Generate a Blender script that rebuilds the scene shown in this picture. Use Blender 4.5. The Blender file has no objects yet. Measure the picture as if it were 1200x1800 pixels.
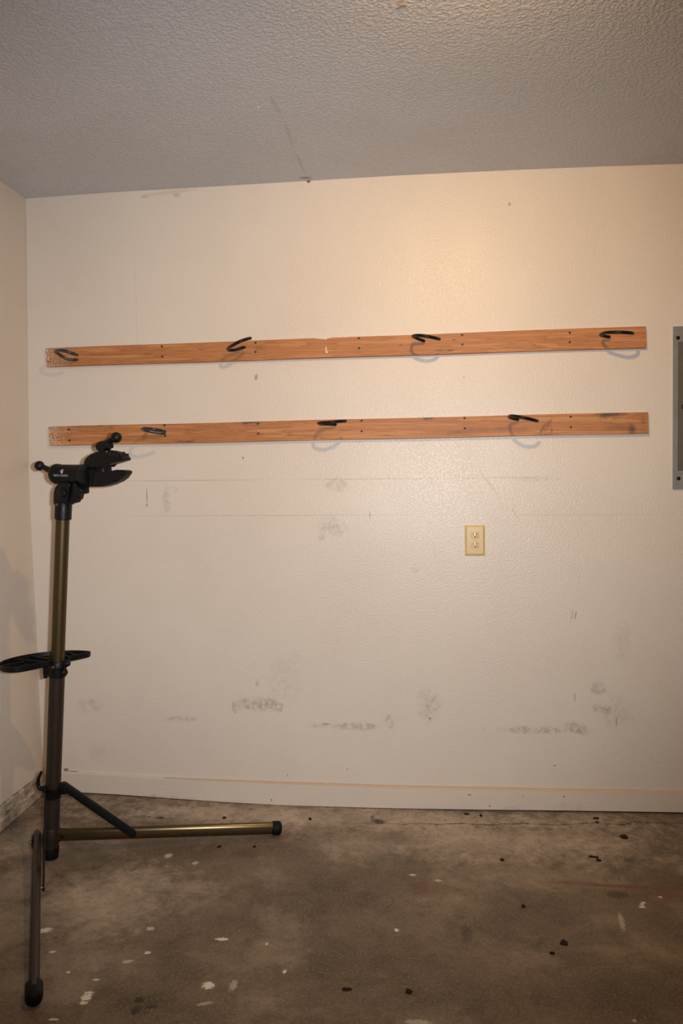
import bpy, bmesh, math, random
from mathutils import Vector, Matrix
random.seed(7)
S = bpy.context.scene
COL = S.collection

# ------------------------------------------------------------------ camera
F, YAW, PITCH, ROLL, CD, CH = 1382.53, .1103, -.0416, -.0146, 3.1793, 1.3414
CAM = Vector((0, -CD, CH))
FWD = Vector((-math.sin(YAW)*math.cos(PITCH), math.cos(YAW)*math.cos(PITCH), math.sin(PITCH)))
_r0 = Vector((math.cos(YAW), math.sin(YAW), 0)); _u0 = _r0.cross(FWD)
RGT = math.cos(ROLL)*_r0 + math.sin(ROLL)*_u0
UPV = -math.sin(ROLL)*_r0 + math.cos(ROLL)*_u0
cd = bpy.data.cameras.new('camera'); cam = bpy.data.objects.new('camera', cd); COL.objects.link(cam)
cd.sensor_fit = 'VERTICAL'; cd.sensor_height = 24.; cd.lens = F*24./1800.; cd.clip_start = .02
CROT = Matrix((RGT, UPV, -FWD)).transposed()
cam.matrix_world = Matrix.Translation(CAM) @ CROT.to_4x4()
S.camera = cam

# ------------------------------------------------------------------ world and lights
w = bpy.data.worlds.new('world'); S.world = w; w.use_nodes = True
w.node_tree.nodes['Background'].inputs[0].default_value = (1, .85, .7, 1)
w.node_tree.nodes['Background'].inputs[1].default_value = 0.01
S.view_settings.view_transform = 'Standard'; S.view_settings.look = 'None'
S.view_settings.exposure = 0.0; S.view_settings.gamma = 1; S.view_settings.use_curve_mapping = False

# the ceiling bulb of the garage (just above the frame) and the camera's flash
LAMP = Vector((.12, -1.68, 2.5))
ld = bpy.data.lights.new('ceiling_bulb', 'SPOT'); lo = bpy.data.objects.new('ceiling_bulb', ld); COL.objects.link(lo)
LAZ, LTI = .13, .86                        # spot cone aimed at the back wall to fit its brightness
_ld = Vector((math.sin(LAZ)*math.sin(LTI), math.sin(LTI)*math.cos(LAZ), -math.cos(LTI)))
lo.location = LAMP; lo.rotation_euler = _ld.to_track_quat('-Z', 'Y').to_euler()
ld.energy = 60; ld.color = (1, .595, .23); ld.shadow_soft_size = .03
ld.spot_size = 2*1.42; ld.spot_blend = 1.0
fd = bpy.data.lights.new('camera_flash', 'SPOT'); fo = bpy.data.objects.new('camera_flash', fd); COL.objects.link(fo)
_fd = FWD*math.cos(.078)*math.cos(.035)-RGT*math.sin(.078)*math.cos(.035)+UPV*math.sin(.035)
fo.location = CAM+RGT*.075+UPV*.02; fo.rotation_euler = _fd.to_track_quat('-Z', 'Y').to_euler()
fd.energy = 214; fd.color = (.97, .98, 1); fd.shadow_soft_size = .02
fd.spot_size = 2*.75; fd.spot_blend = 1.0


def at(px, py, y=0.):
    """point of the vertical plane y seen at that place of the 1200 x 1800 photograph"""
    d = RGT*(px-600)/F + UPV*(900-py)/F + FWD
    return CAM + d*((y+CD)/d.y)
def atz(px, py, z=0.):
    d = RGT*(px-600)/F + UPV*(900-py)/F + FWD
    return CAM + d*((z-CH)/d.z)

# ------------------------------------------------------------------ node helpers
class NT:
    def __init__(s, name):
        s.m = bpy.data.materials.new(name); s.m.use_nodes = True
        s.t = s.m.node_tree; s.n = s.t.nodes; s.b = s.n['Principled BSDF']
        tc = s.n.new('ShaderNodeTexCoord'); s.co = tc.outputs['Object']; s.tc = tc
    def link(s, a, b):
        if hasattr(a, 'links'): s.t.links.new(a, b)
        else: b.default_value = a
    def math(s, op, a, b=0., c=None, clamp=False):
        n = s.n.new('ShaderNodeMath'); n.operation = op; n.use_clamp = clamp
        s.link(a, n.inputs[0]); s.link(b, n.inputs[1])
        if c is not None: s.link(c, n.inputs[2])
        return n.outputs[0]
    def map(s, loc=(0,0,0), rot=(0,0,0), sc=(1,1,1), typ='TEXTURE', co=None):
        n = s.n.new('ShaderNodeMapping'); n.vector_type = typ
        n.inputs['Location'].default_value = loc; n.inputs['Rotation'].default_value = rot; n.inputs['Scale'].default_value = sc
        s.t.links.new(co or s.co, n.inputs['Vector']); return n.outputs[0]
    def length(s, v):
        n = s.n.new('ShaderNodeVectorMath'); n.operation = 'LENGTH'; s.t.links.new(v, n.inputs[0]); return n.outputs['Value']
    def noise(s, scale, detail=3., rough=.55, dist=0., co=None):
        n = s.n.new('ShaderNodeTexNoise'); n.inputs['Scale'].default_value = scale; n.inputs['Detail'].default_value = detail
        n.inputs['Roughness'].default_value = rough; n.inputs['Distortion'].default_value = dist
        s.t.links.new(co or s.co, n.inputs['Vector']); return n.outputs['Fac']
    def vor(s, scale, co=None, feature='F1'):
        n = s.n.new('ShaderNodeTexVoronoi'); n.inputs['Scale'].default_value = scale; n.feature = feature
        s.t.links.new(co or s.co, n.inputs['Vector']); return n.outputs['Distance']
    def rng(s, v, a, b, c=0., d=1., smooth=False):
        n = s.n.new('ShaderNodeMapRange'); n.clamp = True
        if smooth: n.interpolation_type = 'SMOOTHSTEP'
        s.link(v, n.inputs['Value'])
        for k, q in zip(('From Min', 'From Max', 'To Min', 'To Max'), (a, b, c, d)): n.inputs[k].default_value = q
        return n.outputs[0]
    def mix(s, fac, a, b):
        n = s.n.new('ShaderNodeMix'); n.data_type = 'RGBA'
        s.link(fac, n.inputs[0])
        for v, i in ((a, 6), (b, 7)):
            if hasattr(v, 'links'): s.t.links.new(v, n.inputs[i])
            else: n.inputs[i].default_value = (*v, 1)
        return n.outputs[2]
    def ramp(s, fac, stops):
        n = s.n.new('ShaderNodeValToRGB'); e = n.color_ramp.elements
        while len(e) < len(stops): e.new(.5)
        for q, (p, c) in zip(e, stops): q.position = p; q.color = (*c, 1)
        s.t.links.new(fac, n.inputs[0]); return n.outputs[0]
    def bump(s, h, strength, dist, normal=None):
        n = s.n.new('ShaderNodeBump'); n.inputs['Strength'].default_value = strength; n.inputs['Distance'].default_value = dist
        s.t.links.new(h, n.inputs['Height'])
        if normal: s.t.links.new(normal, n.inputs['Normal'])
        return n.outputs[0]
    def blobs(s, items, wobble, wamt=.5, soft=.6):
        """items: (centre, (rx,ry,rz), rotation, strength): soft irregular patches, the greatest wins"""
        acc = None
        wob_ = s.math('MULTIPLY', wobble, 2.6)
        for c, r, rot, st in items:
            d = s.length(s.map(c, rot, r))
            d = s.math('MULTIPLY_ADD', wob_, wamt, d)
            m = s.rng(d, 1.1, 1.1-soft, 0., st, True)
            acc = m if acc is None else s.math('MAXIMUM', acc, m)
        return acc
    def out(s, col=None, rough=None, normal=None, metal=None, spec=None):
        b = s.b
        if col is not None:
            if hasattr(col, 'links'): s.t.links.new(col, b.inputs['Base Color'])
            else: b.inputs['Base Color'].default_value = (*col, 1)
        if rough is not None: s.link(rough, b.inputs['Roughness'])
        if normal is not None: s.t.links.new(normal, b.inputs['Normal'])
        if metal is not None: b.inputs['Metallic'].default_value = metal
        if spec is not None: b.inputs['Specular IOR Level'].default_value = spec
        return s.m

def m_plain(name, col, rough=.5, metal=0., nscale=60., var=.15, bump=0., spec=None):
    t = NT(name); n = t.noise(nscale, 4)
    c = t.mix(n, tuple(v*(1-var) for v in col), tuple(min(1, v*(1+var)) for v in col))
    r = t.rng(n, .3, .7, rough-.05, rough+.06)
    return t.out(c, r, t.bump(n, bump, .001) if bump else None, metal, spec)

# ------------------------------------------------------------------ mesh helpers
def link(name, me, mat, parent=None, kind=None, label=None):
    o = bpy.data.objects.new(name, me); COL.objects.link(o)
    if mat: me.materials.append(mat)
    if parent: o.parent = parent
    if kind: o['kind'] = kind
    if label: o['label'] = label
    return o
def origin(o):
    p = Vector((0, 0, 0))
    while o: p += o.location; o = o.parent
    return p
def obj(name, bm, mat, parent=None, smooth=True, label=None, kind=None):
    """world-space bmesh -> one mesh object under parent (parents are only translated)"""
    bmesh.ops.recalc_face_normals(bm, faces=bm.faces)
    off = origin(parent) if parent else Vector((0, 0, 0))
    for v in bm.verts: v.co -= off
    me = bpy.data.meshes.new(name); bm.to_mesh(me); bm.free()
    if smooth:
        for p in me.polygons: p.use_smooth = True
        me.set_sharp_from_angle(angle=math.radians(38))
    return link(name, me, mat, parent, kind, label)
def thing(name, label, cat, loc, group=None):
    o = bpy.data.objects.new(name, None); COL.objects.link(o); o.location = loc; o.empty_display_size = .05
    o['label'] = label; o['category'] = cat
    if group: o['group'] = group
    return o
def tag(o, label, cat, group=None):
    o['label'] = label; o['category'] = cat
    if group: o['group'] = group
    return o

def box(bm, lo, hi, bev=0., seg=2):
    c = (Vector(lo)+Vector(hi))/2; s = Vector(hi)-Vector(lo)
    g = bmesh.ops.create_cube(bm, size=1, matrix=Matrix.Translation(c) @ Matrix.Diagonal((*s, 1)))
    if bev:
        ed = list({e for v in g['verts'] for e in v.link_edges})
        bmesh.ops.bevel(bm, geom=ed, offset=bev, segments=seg, affect='EDGES', profile=.5)
    return bm
def frame_for(d, hint=None):
    d = d.normalized(); h = hint or (Vector((0, 0, 1)) if abs(d.z) < .9 else Vector((1, 0, 0)))
    a = d.cross(h).normalized(); b = a.cross(d).normalized()   # b points along hint
    return a, b
def loft(bm, rings, cap=True):
    R = [[bm.verts.new(p) for p in r] for r in rings]; n = len(R[0])
    for a, b in zip(R, R[1:]):
        for i in range(n): bm.faces.new((a[i], a[(i+1) % n], b[(i+1) % n], b[i]))
    if cap: bm.faces.new(R[0][::-1]); bm.faces.new(R[-1])
    return bm
def lathe(bm, base, axis, prof, seg=28, hint=None, sq=(1., 1.)):
    """prof: (distance along axis, radius)"""
    ax = axis.normalized(); a, b = frame_for(ax, hint)
    return loft(bm, [[base+ax*t+(a*math.cos(i*2*math.pi/seg)*sq[0]+b*math.sin(i*2*math.pi/seg)*sq[1])*max(r, 1e-5) for i in range(seg)] for t, r in prof])
def catmull(pts, n=6):
    P = [pts[0]*2-pts[1]]+list(pts)+[pts[-1]*2-pts[-2]]; o = []
    for i in range(1, len(P)-2):
        for k in range(n):
            t = k/n; a, b, c, d = P[i-1:i+3]
            o.append(.5*((2*b)+(c-a)*t+(2*a-5*b+4*c-d)*t*t+(3*b-a-3*c+d)*t**3))
    return o+[P[-2]]
def tube(bm, path, r, seg=12, round_end=True):
    rings = []; n = len(path); rr = r if callable(r) else (lambda s: r)
    nrm = None; ls = [0]
    for i in range(1, n): ls.append(ls[-1]+(path[i]-path[i-1]).length)
    for i in range(n):
        d = (path[min(i+1, n-1)]-path[max(i-1, 0)]).normalized()
        if nrm is None: nrm = frame_for(d)[0]
        nrm = (nrm-d*nrm.dot(d)).normalized(); b = d.cross(nrm)
        q = rr(ls[i]/ls[-1])
        if round_end and i in (0, n-1):
            e = -1 if i == 0 else 1
            ends = [[path[i]+d*e*q*.75*math.sin(t)+(nrm*math.cos(k*2*math.pi/seg)+b*math.sin(k*2*math.pi/seg))*q*math.cos(t) for k in range(seg)] for t in (0, .5, 1., 1.4)]
            rings += ends[::-1] if i == 0 else ends
        else: rings.append([path[i]+(nrm*math.cos(k*2*math.pi/seg)+b*math.sin(k*2*math.pi/seg))*q for k in range(seg)])
    return loft(bm, rings)
def prism(bm, pts, nvec, half, bev=.003, seg=2):
    """closed outline pts (world) thickened by half on both sides along nvec"""
    n = nvec.normalized()*half
    a = [bm.verts.new(p-n) for p in pts]; b = [bm.verts.new(p+n) for p in pts]; k = len(pts)
    fs = [bm.faces.new(a), bm.faces.new(b[::-1])]
    for i in range(k): bm.faces.new((a[i], b[i], b[(i+1) % k], a[(i+1) % k]))
    if bev:
        ed = [e for f in fs for e in f.edges]
        bmesh.ops.bevel(bm, geom=ed, offset=bev, segments=seg, affect='EDGES', profile=.5)
    bmesh.ops.triangulate(bm, faces=[f for f in bm.faces if len(f.verts) > 4])
    return bm
def interp(tab, x):
    if x <= tab[0][0]: return tab[0][1]
    for (a, p), (b, q) in zip(tab, tab[1:]):
        if x <= b: return p+(q-p)*(x-a)/(b-a)
    return tab[-1][1]
def grid(bm, fn, us, vs):
    R = [[bm.verts.new(fn(u, v)) for u in us] for v in vs]
    for a, b in zip(R, R[1:]):
        for i in range(len(us)-1): bm.faces.new((a[i], a[i+1], b[i+1], b[i]))
    return bm
def lin(a, b, n): return [a+(b-a)*i/(n-1) for i in range(n)]

# ------------------------------------------------------------------ the room: slightly uneven wall, ceiling and slab
# Edges bowed to follow the lens's barrel distortion: small bows measured in metres.
XL, ZC, YR, XR = -1.671, 2.537, -5.6, 2.9
ceil_tab = sorted((at(px, py).x, at(px, py).z) for px, py in [(45,349),(200,338),(400,326.5),(540,318),(700,308.5),(900,299),(1050,293),(1200,288)])
ceil_tab = [(-9, ceil_tab[0][1])]+ceil_tab+[(XR, ceil_tab[-1][1]-.004)]
slab_tab = sorted((at(px, py, -.014).x, at(px, py, -.014).z) for px, py in [(147,1395.5),(215,1399),(300,1405),(400,1411.5),(500,1417),(700,1423),(850,1426),(1000,1428),(1200,1431)])
slab_tab = [(-9, slab_tab[0][1]+.002), (XL, slab_tab[0][1]+.002)]+slab_tab+[(XR, slab_tab[-1][1]-.004)]
corner_tab = sorted((at(px, py).z, at(px, py).x) for px, py in [(45,349),(48,600),(51,840),(57,973),(63,1073),(70,1240),(75,1330),(78,1395)])
def ceil_z(x): return interp(ceil_tab, x)
def slab_z(x, y=0.):  # level flat slab, a little out of true along the wall
    k = max(0., min(1., (y+.45)/.45))
    return interp(slab_tab, x)*k
def corner_x(z): return interp(corner_tab, z)

def wpt(px, py): p = at(px, py); return (p.x, 0, p.z)
def wblob(px, py, rx, ry, st, rot=0.): return (wpt(px, py), (rx/436., .2, ry/436.), (0, math.radians(rot), 0), st)

def wall_material(name, stains, base_a, base_b, axis):
    t = NT(name)
    big = t.noise(1.1, 3); mid = t.noise(9, 4); fine = t.noise(70, 5, .7)
    col = t.mix(t.rng(big, .35, .65), base_a, base_b)
    col = t.mix(t.rng(mid, .45, .75, 0, .12), col, tuple(v*.86 for v in base_a))
    # soil: irregular broken patches with their own outline
    brk = t.noise(38, 5, .75)
    br2 = t.math('MULTIPLY', t.rng(brk, .40, .62), t.rng(t.noise(140, 3, .7), .3, .6, .35, 1.))
    for lst, color, wob, broken in stains:
        msk = t.blobs(lst, t.math('SUBTRACT', mid, .5), wob, .75)
        if broken: msk = t.math('MULTIPLY', msk, br2)
        col = t.mix(msk, col, color)
    # orange-peel spray texture, smoother patches in between
    v = t.noise(135, 2, .5); v2 = t.noise(290, 2, .5)
    h = t.math('MULTIPLY_ADD', t.rng(v, .42, .68, 0, 1, True), 1., t.math('MULTIPLY', v2, .45))
    amp = t.rng(t.noise(2.3, 2), .35, .6, .55, 1.)
    nrm = t.bump(t.math('MULTIPLY', h, amp), .38, .0012)
    return t.out(col, t.rng(fine, .3, .7, .30, .42), nrm, 0., .42)

dark = (.25, .195, .155); grey = (.30, .265, .24)
wall_stains = [
    ([wblob(450,1236,52,17,.75), wblob(412,1243,6,13,.9), wblob(440,1243,22,6,.9), wblob(452,1200,5,10,.6), wblob(492,1242,8,12,.6),
      wblob(320,1264,42,6,.55), wblob(616,1277,66,8,.75), wblob(684,1270,9,16,.65), wblob(575,1273,18,4,.8),
      wblob(755,1243,24,36,.5), wblob(757,1262,4,4,.8), wblob(935,1284,86,9,.7), wblob(1010,1280,34,12,.7,12), wblob(1058,1246,28,12,.75), wblob(1050,1208,14,16,.6),
      wblob(1085,1255,36,30,.35), wblob(1005,1080,3,14,.5,10), wblob(1095,1130,18,45,.22),
      wblob(588,850,26,14,.55), wblob(578,925,34,22,.45), wblob(565,940,10,12,.5), wblob(293,878,9,34,.45), wblob(300,860,14,6,.45), wblob(940,842,60,5,.3),
      wblob(730,1000,9,10,.35), wblob(165,1240,40,16,.35), wblob(175,1320,26,18,.3), wblob(500,1190,40,60,.2)], dark, .9, True),
    ([wblob(450,663,4,7,.5,10), wblob(895,359,3,4.5,.45,20), wblob(427,805,2,2.5,.6), wblob(542,318.5,4.2,3.4,1.), wblob(535,316,5,2,.7), wblob(258,872,1.2,22,.6), wblob(258,888,2,4,.6),
      wblob(128,1357,16,2.5,1.), wblob(148,1359,9,1.6,.9), wblob(116,1353,7,4,.8), wblob(1011,1082,1.4,9,.5,12), wblob(755,1263,2,2,.9), wblob(815,663,1.5,4,.4), wblob(610,1352,1.6,2,.6), wblob(505,1363,1.6,2,.7), wblob(650,905,2,10,.35),
      wblob(975,1346,3,1.6,.6), wblob(1010,1225,1.2,10,.5), wblob(1083,1268,1.6,14,.5)], (.09, .08, .075), .4, False),
    # taped joints of the boards
    ([wblob(330,844.5,170,1.6,.35,.4), wblob(640,842,170,1.6,.35,.4), wblob(880,839.5,110,1.6,.3,.4), wblob(480,906,380,1.4,.28,.3), wblob(1020,905,170,1.3,.22,.2), wblob(240,560,1.2,150,.12),
      wblob(860,850,3,40,.25,-35), wblob(905,903,2,20,.25,-35), wblob(300,338,60,4,.25,-3.5), wblob(255,345,10,4,.4), wblob(310,343,9,5,.4)], (.42, .33, .25), .25, False),
]
M_wall = wall_material('painted_drywall', wall_stains, (.76, .695, .62), (.72, .645, .57), 'x')

b = bmesh.new()
grid(b, lambda u, v: Vector((u if u > XL+.02 else corner_x(v*2.56), 0, v*ceil_z(u)-.03*(1-v)**6)), [XL]+lin(XL+.03, XR, 60), lin(0, 1, 30))
wall_back = obj('wall_back', b, M_wall, kind='structure')

# left wall: same paint, scuffed near the floor
def lblob(px, py, rx, rz, st, rot=0.):
    d = RGT*(px-600)/F + UPV*(900-py)/F + FWD
    p = CAM+d*((XL+.01-CAM.x)/d.x); return ((0, p.y, p.z), (.3, rx, rz), (math.radians(rot), 0, 0), st)
left_stains = [([lblob(60,1365,.03,.02,1.), lblob(42,1378,.05,.02,1.), lblob(20,1398,.06,.02,1.), lblob(50,1300,.05,.08,.5), lblob(20,1330,.1,.1,.4), lblob(70,1285,.012,.06,.8), lblob(69,1320,.015,.05,.7), lblob(38,1215,.006,.05,.7,20), lblob(10,1300,.05,.03,.5)], (.07, .06, .055), 1.1, True),
               ([lblob(66,1368,.02,.012,1.), lblob(46,1378,.03,.012,.9), lblob(12,1402,.03,.012,.9), lblob(15,1290,.05,.2,.35)], (.10, .085, .075), .8, False)]
M_left = wall_material('painted_drywall_left', left_stains, (.76, .67, .575), (.72, .63, .54), 'y')
b = bmesh.new()
grid(b, lambda u, v: Vector((corner_x(v), u, v)), lin(0, YR, 40), [-.03]+lin(.02, ceil_tab[1][1], 24))
obj('wall_left', b, M_left, kind='structure')
M_far = m_plain('painted_drywall_far', (.20, .17, .14), .6, nscale=5, var=.05)
b = bmesh.new(); grid(b, lambda u, v: Vector((XR, u, v)), [0, YR], [-.03, ZC]); obj('wall_right', b, M_far, kind='structure')
b = bmesh.new(); grid(b, lambda u, v: Vector((u, YR, v)), [XL-.02, XR], [-.03, ZC]); obj('wall_rear', b, M_far, kind='structure')

# ceiling: heavy splatter texture
def cpt(px, py): p = atz(px, py, ZC); return (p.x, p.y, 0)
def cseg(p, q, wd, st):
    a, c = Vector(cpt(*p)), Vector(cpt(*q)); d = c-a; m = (a+c)/2
    return ((m.x, m.y, ZC), (d.length/2, wd, .3), (0, 0, math.atan2(d.y, d.x)), st)
t = NT('splatter_ceiling')
cmid = t.noise(7, 4)
cc = t.mix(t.rng(t.noise(1.3, 3), .35, .65), (.67, .675, .705), (.61, .61, .63))
cb = t.blobs([cseg((472,165),(500,215),.010,.22), cseg((497,210),(520,270),.008,.25), cseg((515,260),(541,317),.008,.28), cseg((95,64),(330,40),.008,.15),
              ((*cpt(537,314)[:2], ZC), (.03, .012, .3), (0,0,.2), .9)], t.math('SUBTRACT', cmid, .5), .5, .8)
cc = t.mix(cb, cc, (.30, .22, .17))
cb2 = t.blobs([cseg((692,17),(716,15),.012,.8)], t.math('SUBTRACT', cmid, .5), .6, .5)
cc = t.mix(cb2, cc, (.30, .31, .36)); cc = t.mix(t.blobs([cseg((690,10),(714,9),.010,.8)], t.math('SUBTRACT', cmid, .5), .6, .5), cc, (.72, .45, .20))
cc = t.mix(t.blobs([((*cpt(454,190)[:2], ZC), (.006, .009, .3), (0,0,0), 1.)], cmid, .1, .4), cc, (.95, .93, .9))
cv = t.noise(92, 2.5, .55, .3); cv2 = t.noise(240, 2, .5)
ch = t.math('MULTIPLY_ADD', t.rng(cv, .38, .66, 0, 1, True), 1., t.math('MULTIPLY', cv2, .35))
M_ceil = t.out(cc, t.rng(cv2, .3, .7, .42, .55), t.bump(ch, .8, .0026), 0., .5)
b = bmesh.new()
grid(b, lambda u, v: Vector((corner_x(ceil_z(u)) if u < XL+.01 else u, v, ceil_z(u))), [XL]+lin(XL+.03, XR, 60), lin(0, YR, 12))
obj('ceiling', b, M_ceil, kind='structure')

# floor: old stained concrete
def fpt(px, py): p = atz(px, py, 0); return (p.x, p.y, 0)
def fblob(px, py, rx, ry, st, rot=0.):
    """rx, ry: half size across and along the line of sight in pixels of the photograph, turned to metres"""
    p = Vector(fpt(px, py)); dist = (p-CAM).length; k = dist/F
    dep = (Vector(fpt(px, py-ry))-p).length if ry else .004
    return (tuple(p), (rx*k, max(dep, .002), .3), (0, 0, math.radians(rot)), st)
t = NT('stained_concrete')
n1 = t.noise(1.25, 5, .6, .6); n2 = t.noise(4.2, 6, .65, .8); n3 = t.noise(22, 6, .7); n4 = t.noise(130, 4, .7); n5 = t.noise(420, 2, .6)
sx = t.noise(5, 4, .6, 0, t.map((0, 0, 0), (0, 0, .05), (3.2, .5, 1)))
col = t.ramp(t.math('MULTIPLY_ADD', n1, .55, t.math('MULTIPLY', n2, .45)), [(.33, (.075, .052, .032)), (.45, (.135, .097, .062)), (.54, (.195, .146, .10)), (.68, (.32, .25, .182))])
col = t.mix(t.rng(sx, .42, .7, 0, .45), col, (.17, .125, .09))
col = t.mix(t.rng(n3, .5, .75, 0, .5), col, (.13, .10, .078))

n6 = t.noise(9, 6, .72, .5); n7 = t.noise(2.6, 5, .7, .4)
col = t.mix(t.rng(n6, .48, .66, 0, .55), col, (.075, .055, .037))
col = t.mix(t.rng(n7, .52, .66, 0, .45), col, (.40, .325, .25))
wob = t.math('SUBTRACT', n3, .5); wobf = t.math('SUBTRACT', n4, .5)
# old spills and pale dust; wall strip strengthened, front darker to imitate lens falloff
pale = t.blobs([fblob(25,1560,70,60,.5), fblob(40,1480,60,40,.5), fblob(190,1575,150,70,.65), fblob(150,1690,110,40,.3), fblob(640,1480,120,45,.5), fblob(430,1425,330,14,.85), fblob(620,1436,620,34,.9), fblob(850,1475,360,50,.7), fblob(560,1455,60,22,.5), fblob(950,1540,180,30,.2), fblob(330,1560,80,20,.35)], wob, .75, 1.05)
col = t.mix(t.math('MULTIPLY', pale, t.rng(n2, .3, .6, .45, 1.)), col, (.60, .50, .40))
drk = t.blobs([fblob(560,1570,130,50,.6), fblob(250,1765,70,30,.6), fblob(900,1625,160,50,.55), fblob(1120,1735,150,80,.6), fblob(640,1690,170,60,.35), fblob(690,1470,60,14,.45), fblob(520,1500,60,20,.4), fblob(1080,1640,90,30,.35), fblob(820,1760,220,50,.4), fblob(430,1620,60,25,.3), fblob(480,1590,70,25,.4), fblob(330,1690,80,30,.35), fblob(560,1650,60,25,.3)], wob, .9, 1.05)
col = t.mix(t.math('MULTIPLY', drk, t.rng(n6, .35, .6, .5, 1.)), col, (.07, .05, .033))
col = t.mix(t.rng(n4, .50, .72, 0, .42), col, (.42, .34, .26))
col = t.mix(t.rng(t.noise(75, 5, .75), .52, .72, 0, .65), col, (.07, .052, .036))
col = t.mix(t.rng(n5, .52, .75, 0, .45), col, (.06, .045, .033))
rust = t.blobs([fblob(1110,1559,110,3.5,.8,-1), fblob(1000,1552,60,5,.5), fblob(1150,1575,90,16,.35), fblob(750,1560,30,14,.45), fblob(1190,1562,30,5,.8)], wob, .8, .7)
col = t.mix(rust, col, (.17, .075, .035))
bl = t.blobs([fblob(665,1441,14,4.5,.9,-30), fblob(654,1434,3,6,.6), fblob(282,1438,9,2,.9), fblob(262,1437,3,1.5,.8), fblob(1085,1573,18,7,.6), fblob(245,1758,9,6,.95), fblob(238,1776,7,8,.95), fblob(266,1770,14,3,.9,20), fblob(820,1640,10,16,.55), fblob(1105,1513,9,5,.5)], wobf, .9, .5)
col = t.mix(bl, col, (.035, .028, .022))
# hairline crack running along the wall
sep = t.n.new('ShaderNodeSeparateXYZ'); t.t.links.new(t.co, sep.inputs[0])
c0, c1 = fpt(700, 1445), fpt(1200, 1450)
crk = t.math('SUBTRACT', sep.outputs['Y'], t.math('MULTIPLY_ADD', sep.outputs['X'], (c1[1]-c0[1])/(c1[0]-c0[0]), c0[1]-c0[0]*(c1[1]-c0[1])/(c1[0]-c0[0])))
crk = t.math('ADD', crk, t.math('MULTIPLY', t.math('SUBTRACT', t.noise(6, 6, .7), .5), .11))
crk = t.math('ABSOLUTE', crk)
crm = t.math('MULTIPLY', t.rng(crk, .0055, .001), t.rng(sep.outputs['X'], fpt(560, 1440)[0], fpt(760, 1440)[0]))
crm = t.math('MULTIPLY', crm, t.rng(n3, .25, .5, .35, .95))
col = t.mix(crm, col, (.05, .038, .03))
# drops of wall paint
wh = t.blobs([fblob(366,1732,9.5,6.5,1.,-8), fblob(152,1753,8,6.5,1.,30), fblob(147,1763,6,3,.9), fblob(157,1745,7,2.5,.9,10), fblob(390,1651,10,2.6,1.,6), fblob(259,1674.5,5,2.5,.9,15), fblob(264,1632.5,6,3,.6), fblob(225,1690,8,3,.5,20), fblob(500,1708,3,3,.95), fblob(120,1709,3,2,.9,20), fblob(80,1635,9,4.5,.9,12),
              fblob(92,1673,5,2,.8), fblob(169,1722,5,2,.7), fblob(697,1635,3.5,3,.95), fblob(469,1659,2,2.5,.8), fblob(1130,1587,4,1.6,.9), fblob(1128,1594,5,2,.9), fblob(1128,1590,3,3,.7), fblob(1160,1577,3,1.5,.8), fblob(725,1538,6,1.8,.7), fblob(770,1548,6,1.8,.6),
              fblob(296,1504,6,4,.6), fblob(343,1517,5,3,.5), fblob(95,1792,8,2,.7), fblob(1115,1794,3,3,.5), fblob(1092,1620,4,16,.35,-6), fblob(410,1732,6,9,.4), fblob(360,1764,14,3,.35,20), fblob(735,1797,20,5,.4)], wobf, 1.1, .35)
col = t.mix(wh, col, (.74, .66, .58))
fb = t.math('MULTIPLY_ADD', n4, .5, t.math('MULTIPLY_ADD', n3, .8, t.math('MULTIPLY', crm, -1.5)))
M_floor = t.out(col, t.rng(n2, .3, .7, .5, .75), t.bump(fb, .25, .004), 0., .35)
b = bmesh.new()
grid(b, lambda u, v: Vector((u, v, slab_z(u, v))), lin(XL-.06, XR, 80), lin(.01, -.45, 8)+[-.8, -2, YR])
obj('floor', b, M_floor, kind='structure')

# skirting boards
M_trim = wall_material('painted_skirting', [([wblob(1000,1416,30,8,.3), wblob(300,1400,60,6,.4), wblob(900,1419,20,5,.35)], dark, .8, True), ([wblob(478,1404,1.5,3,.8), wblob(825,1395,4,1.5,.8), wblob(860,1415,3,1.2,.8), wblob(990,1398,2,1.5,.8), wblob(918,1398,2,1.4,.8)], (.10,.08,.07), .3, False)], (.73, .655, .58), (.69, .615, .54), 'x')
M_caulk = m_plain('yellowed_caulk', (.60, .47, .33), .5, nscale=30, var=.12)
M_gap = m_plain('gap_shade', (.035, .028, .024), .8)  # near-black colour imitates the shade in the gap under the baseboard
trim_top = sorted((at(px, py, -.012).x, at(px, py, -.012).z) for px, py in [(110,1357),(300,1368.5),(500,1377.5),(700,1384.5),(1000,1390.5),(1200,1394)])
trim_top = [(-9, trim_top[0][1])]+trim_top+[(XR, trim_top[-1][1]-.002)]
xs = lin(XL+.02, XR, 70)
def strip(bm, y0, y1, zlo, zhi):
    loft(bm, [[Vector((x, y0, zlo(x))), Vector((x, y1, zlo(x))), Vector((x, y1, zhi(x)-.003)), Vector((x, y1+.003, zhi(x))), Vector((x, y0, zhi(x)))] for x in xs]); return bm
tt = lambda x: interp(trim_top, x)
bb = obj('baseboard_back', strip(bmesh.new(), -.0005, -.012, lambda x: slab_z(x)+.0045+.002*math.sin(x*2.3), tt), M_trim, kind='structure', smooth=False)
b = bmesh.new(); tk = lambda x: min(1., max(.12, (x+1.12)/.7))     # the bead thins out towards the corner
loft(b, [[Vector((x, -.0006, tt(x)-.0005)), Vector((x, -.0125, tt(x)-.0035*tk(x))), Vector((x, -.0105, tt(x)+.001*tk(x))), Vector((x, -.004, tt(x)+.0045*tk(x))), Vector((x, -.0006, tt(x)+.0055*tk(x)))] for x in lin(-1.12, XR, 60)])
obj('caulk_bead', b, M_caulk, bb, label='yellowed bead of caulk along the top edge of the baseboard')
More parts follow.
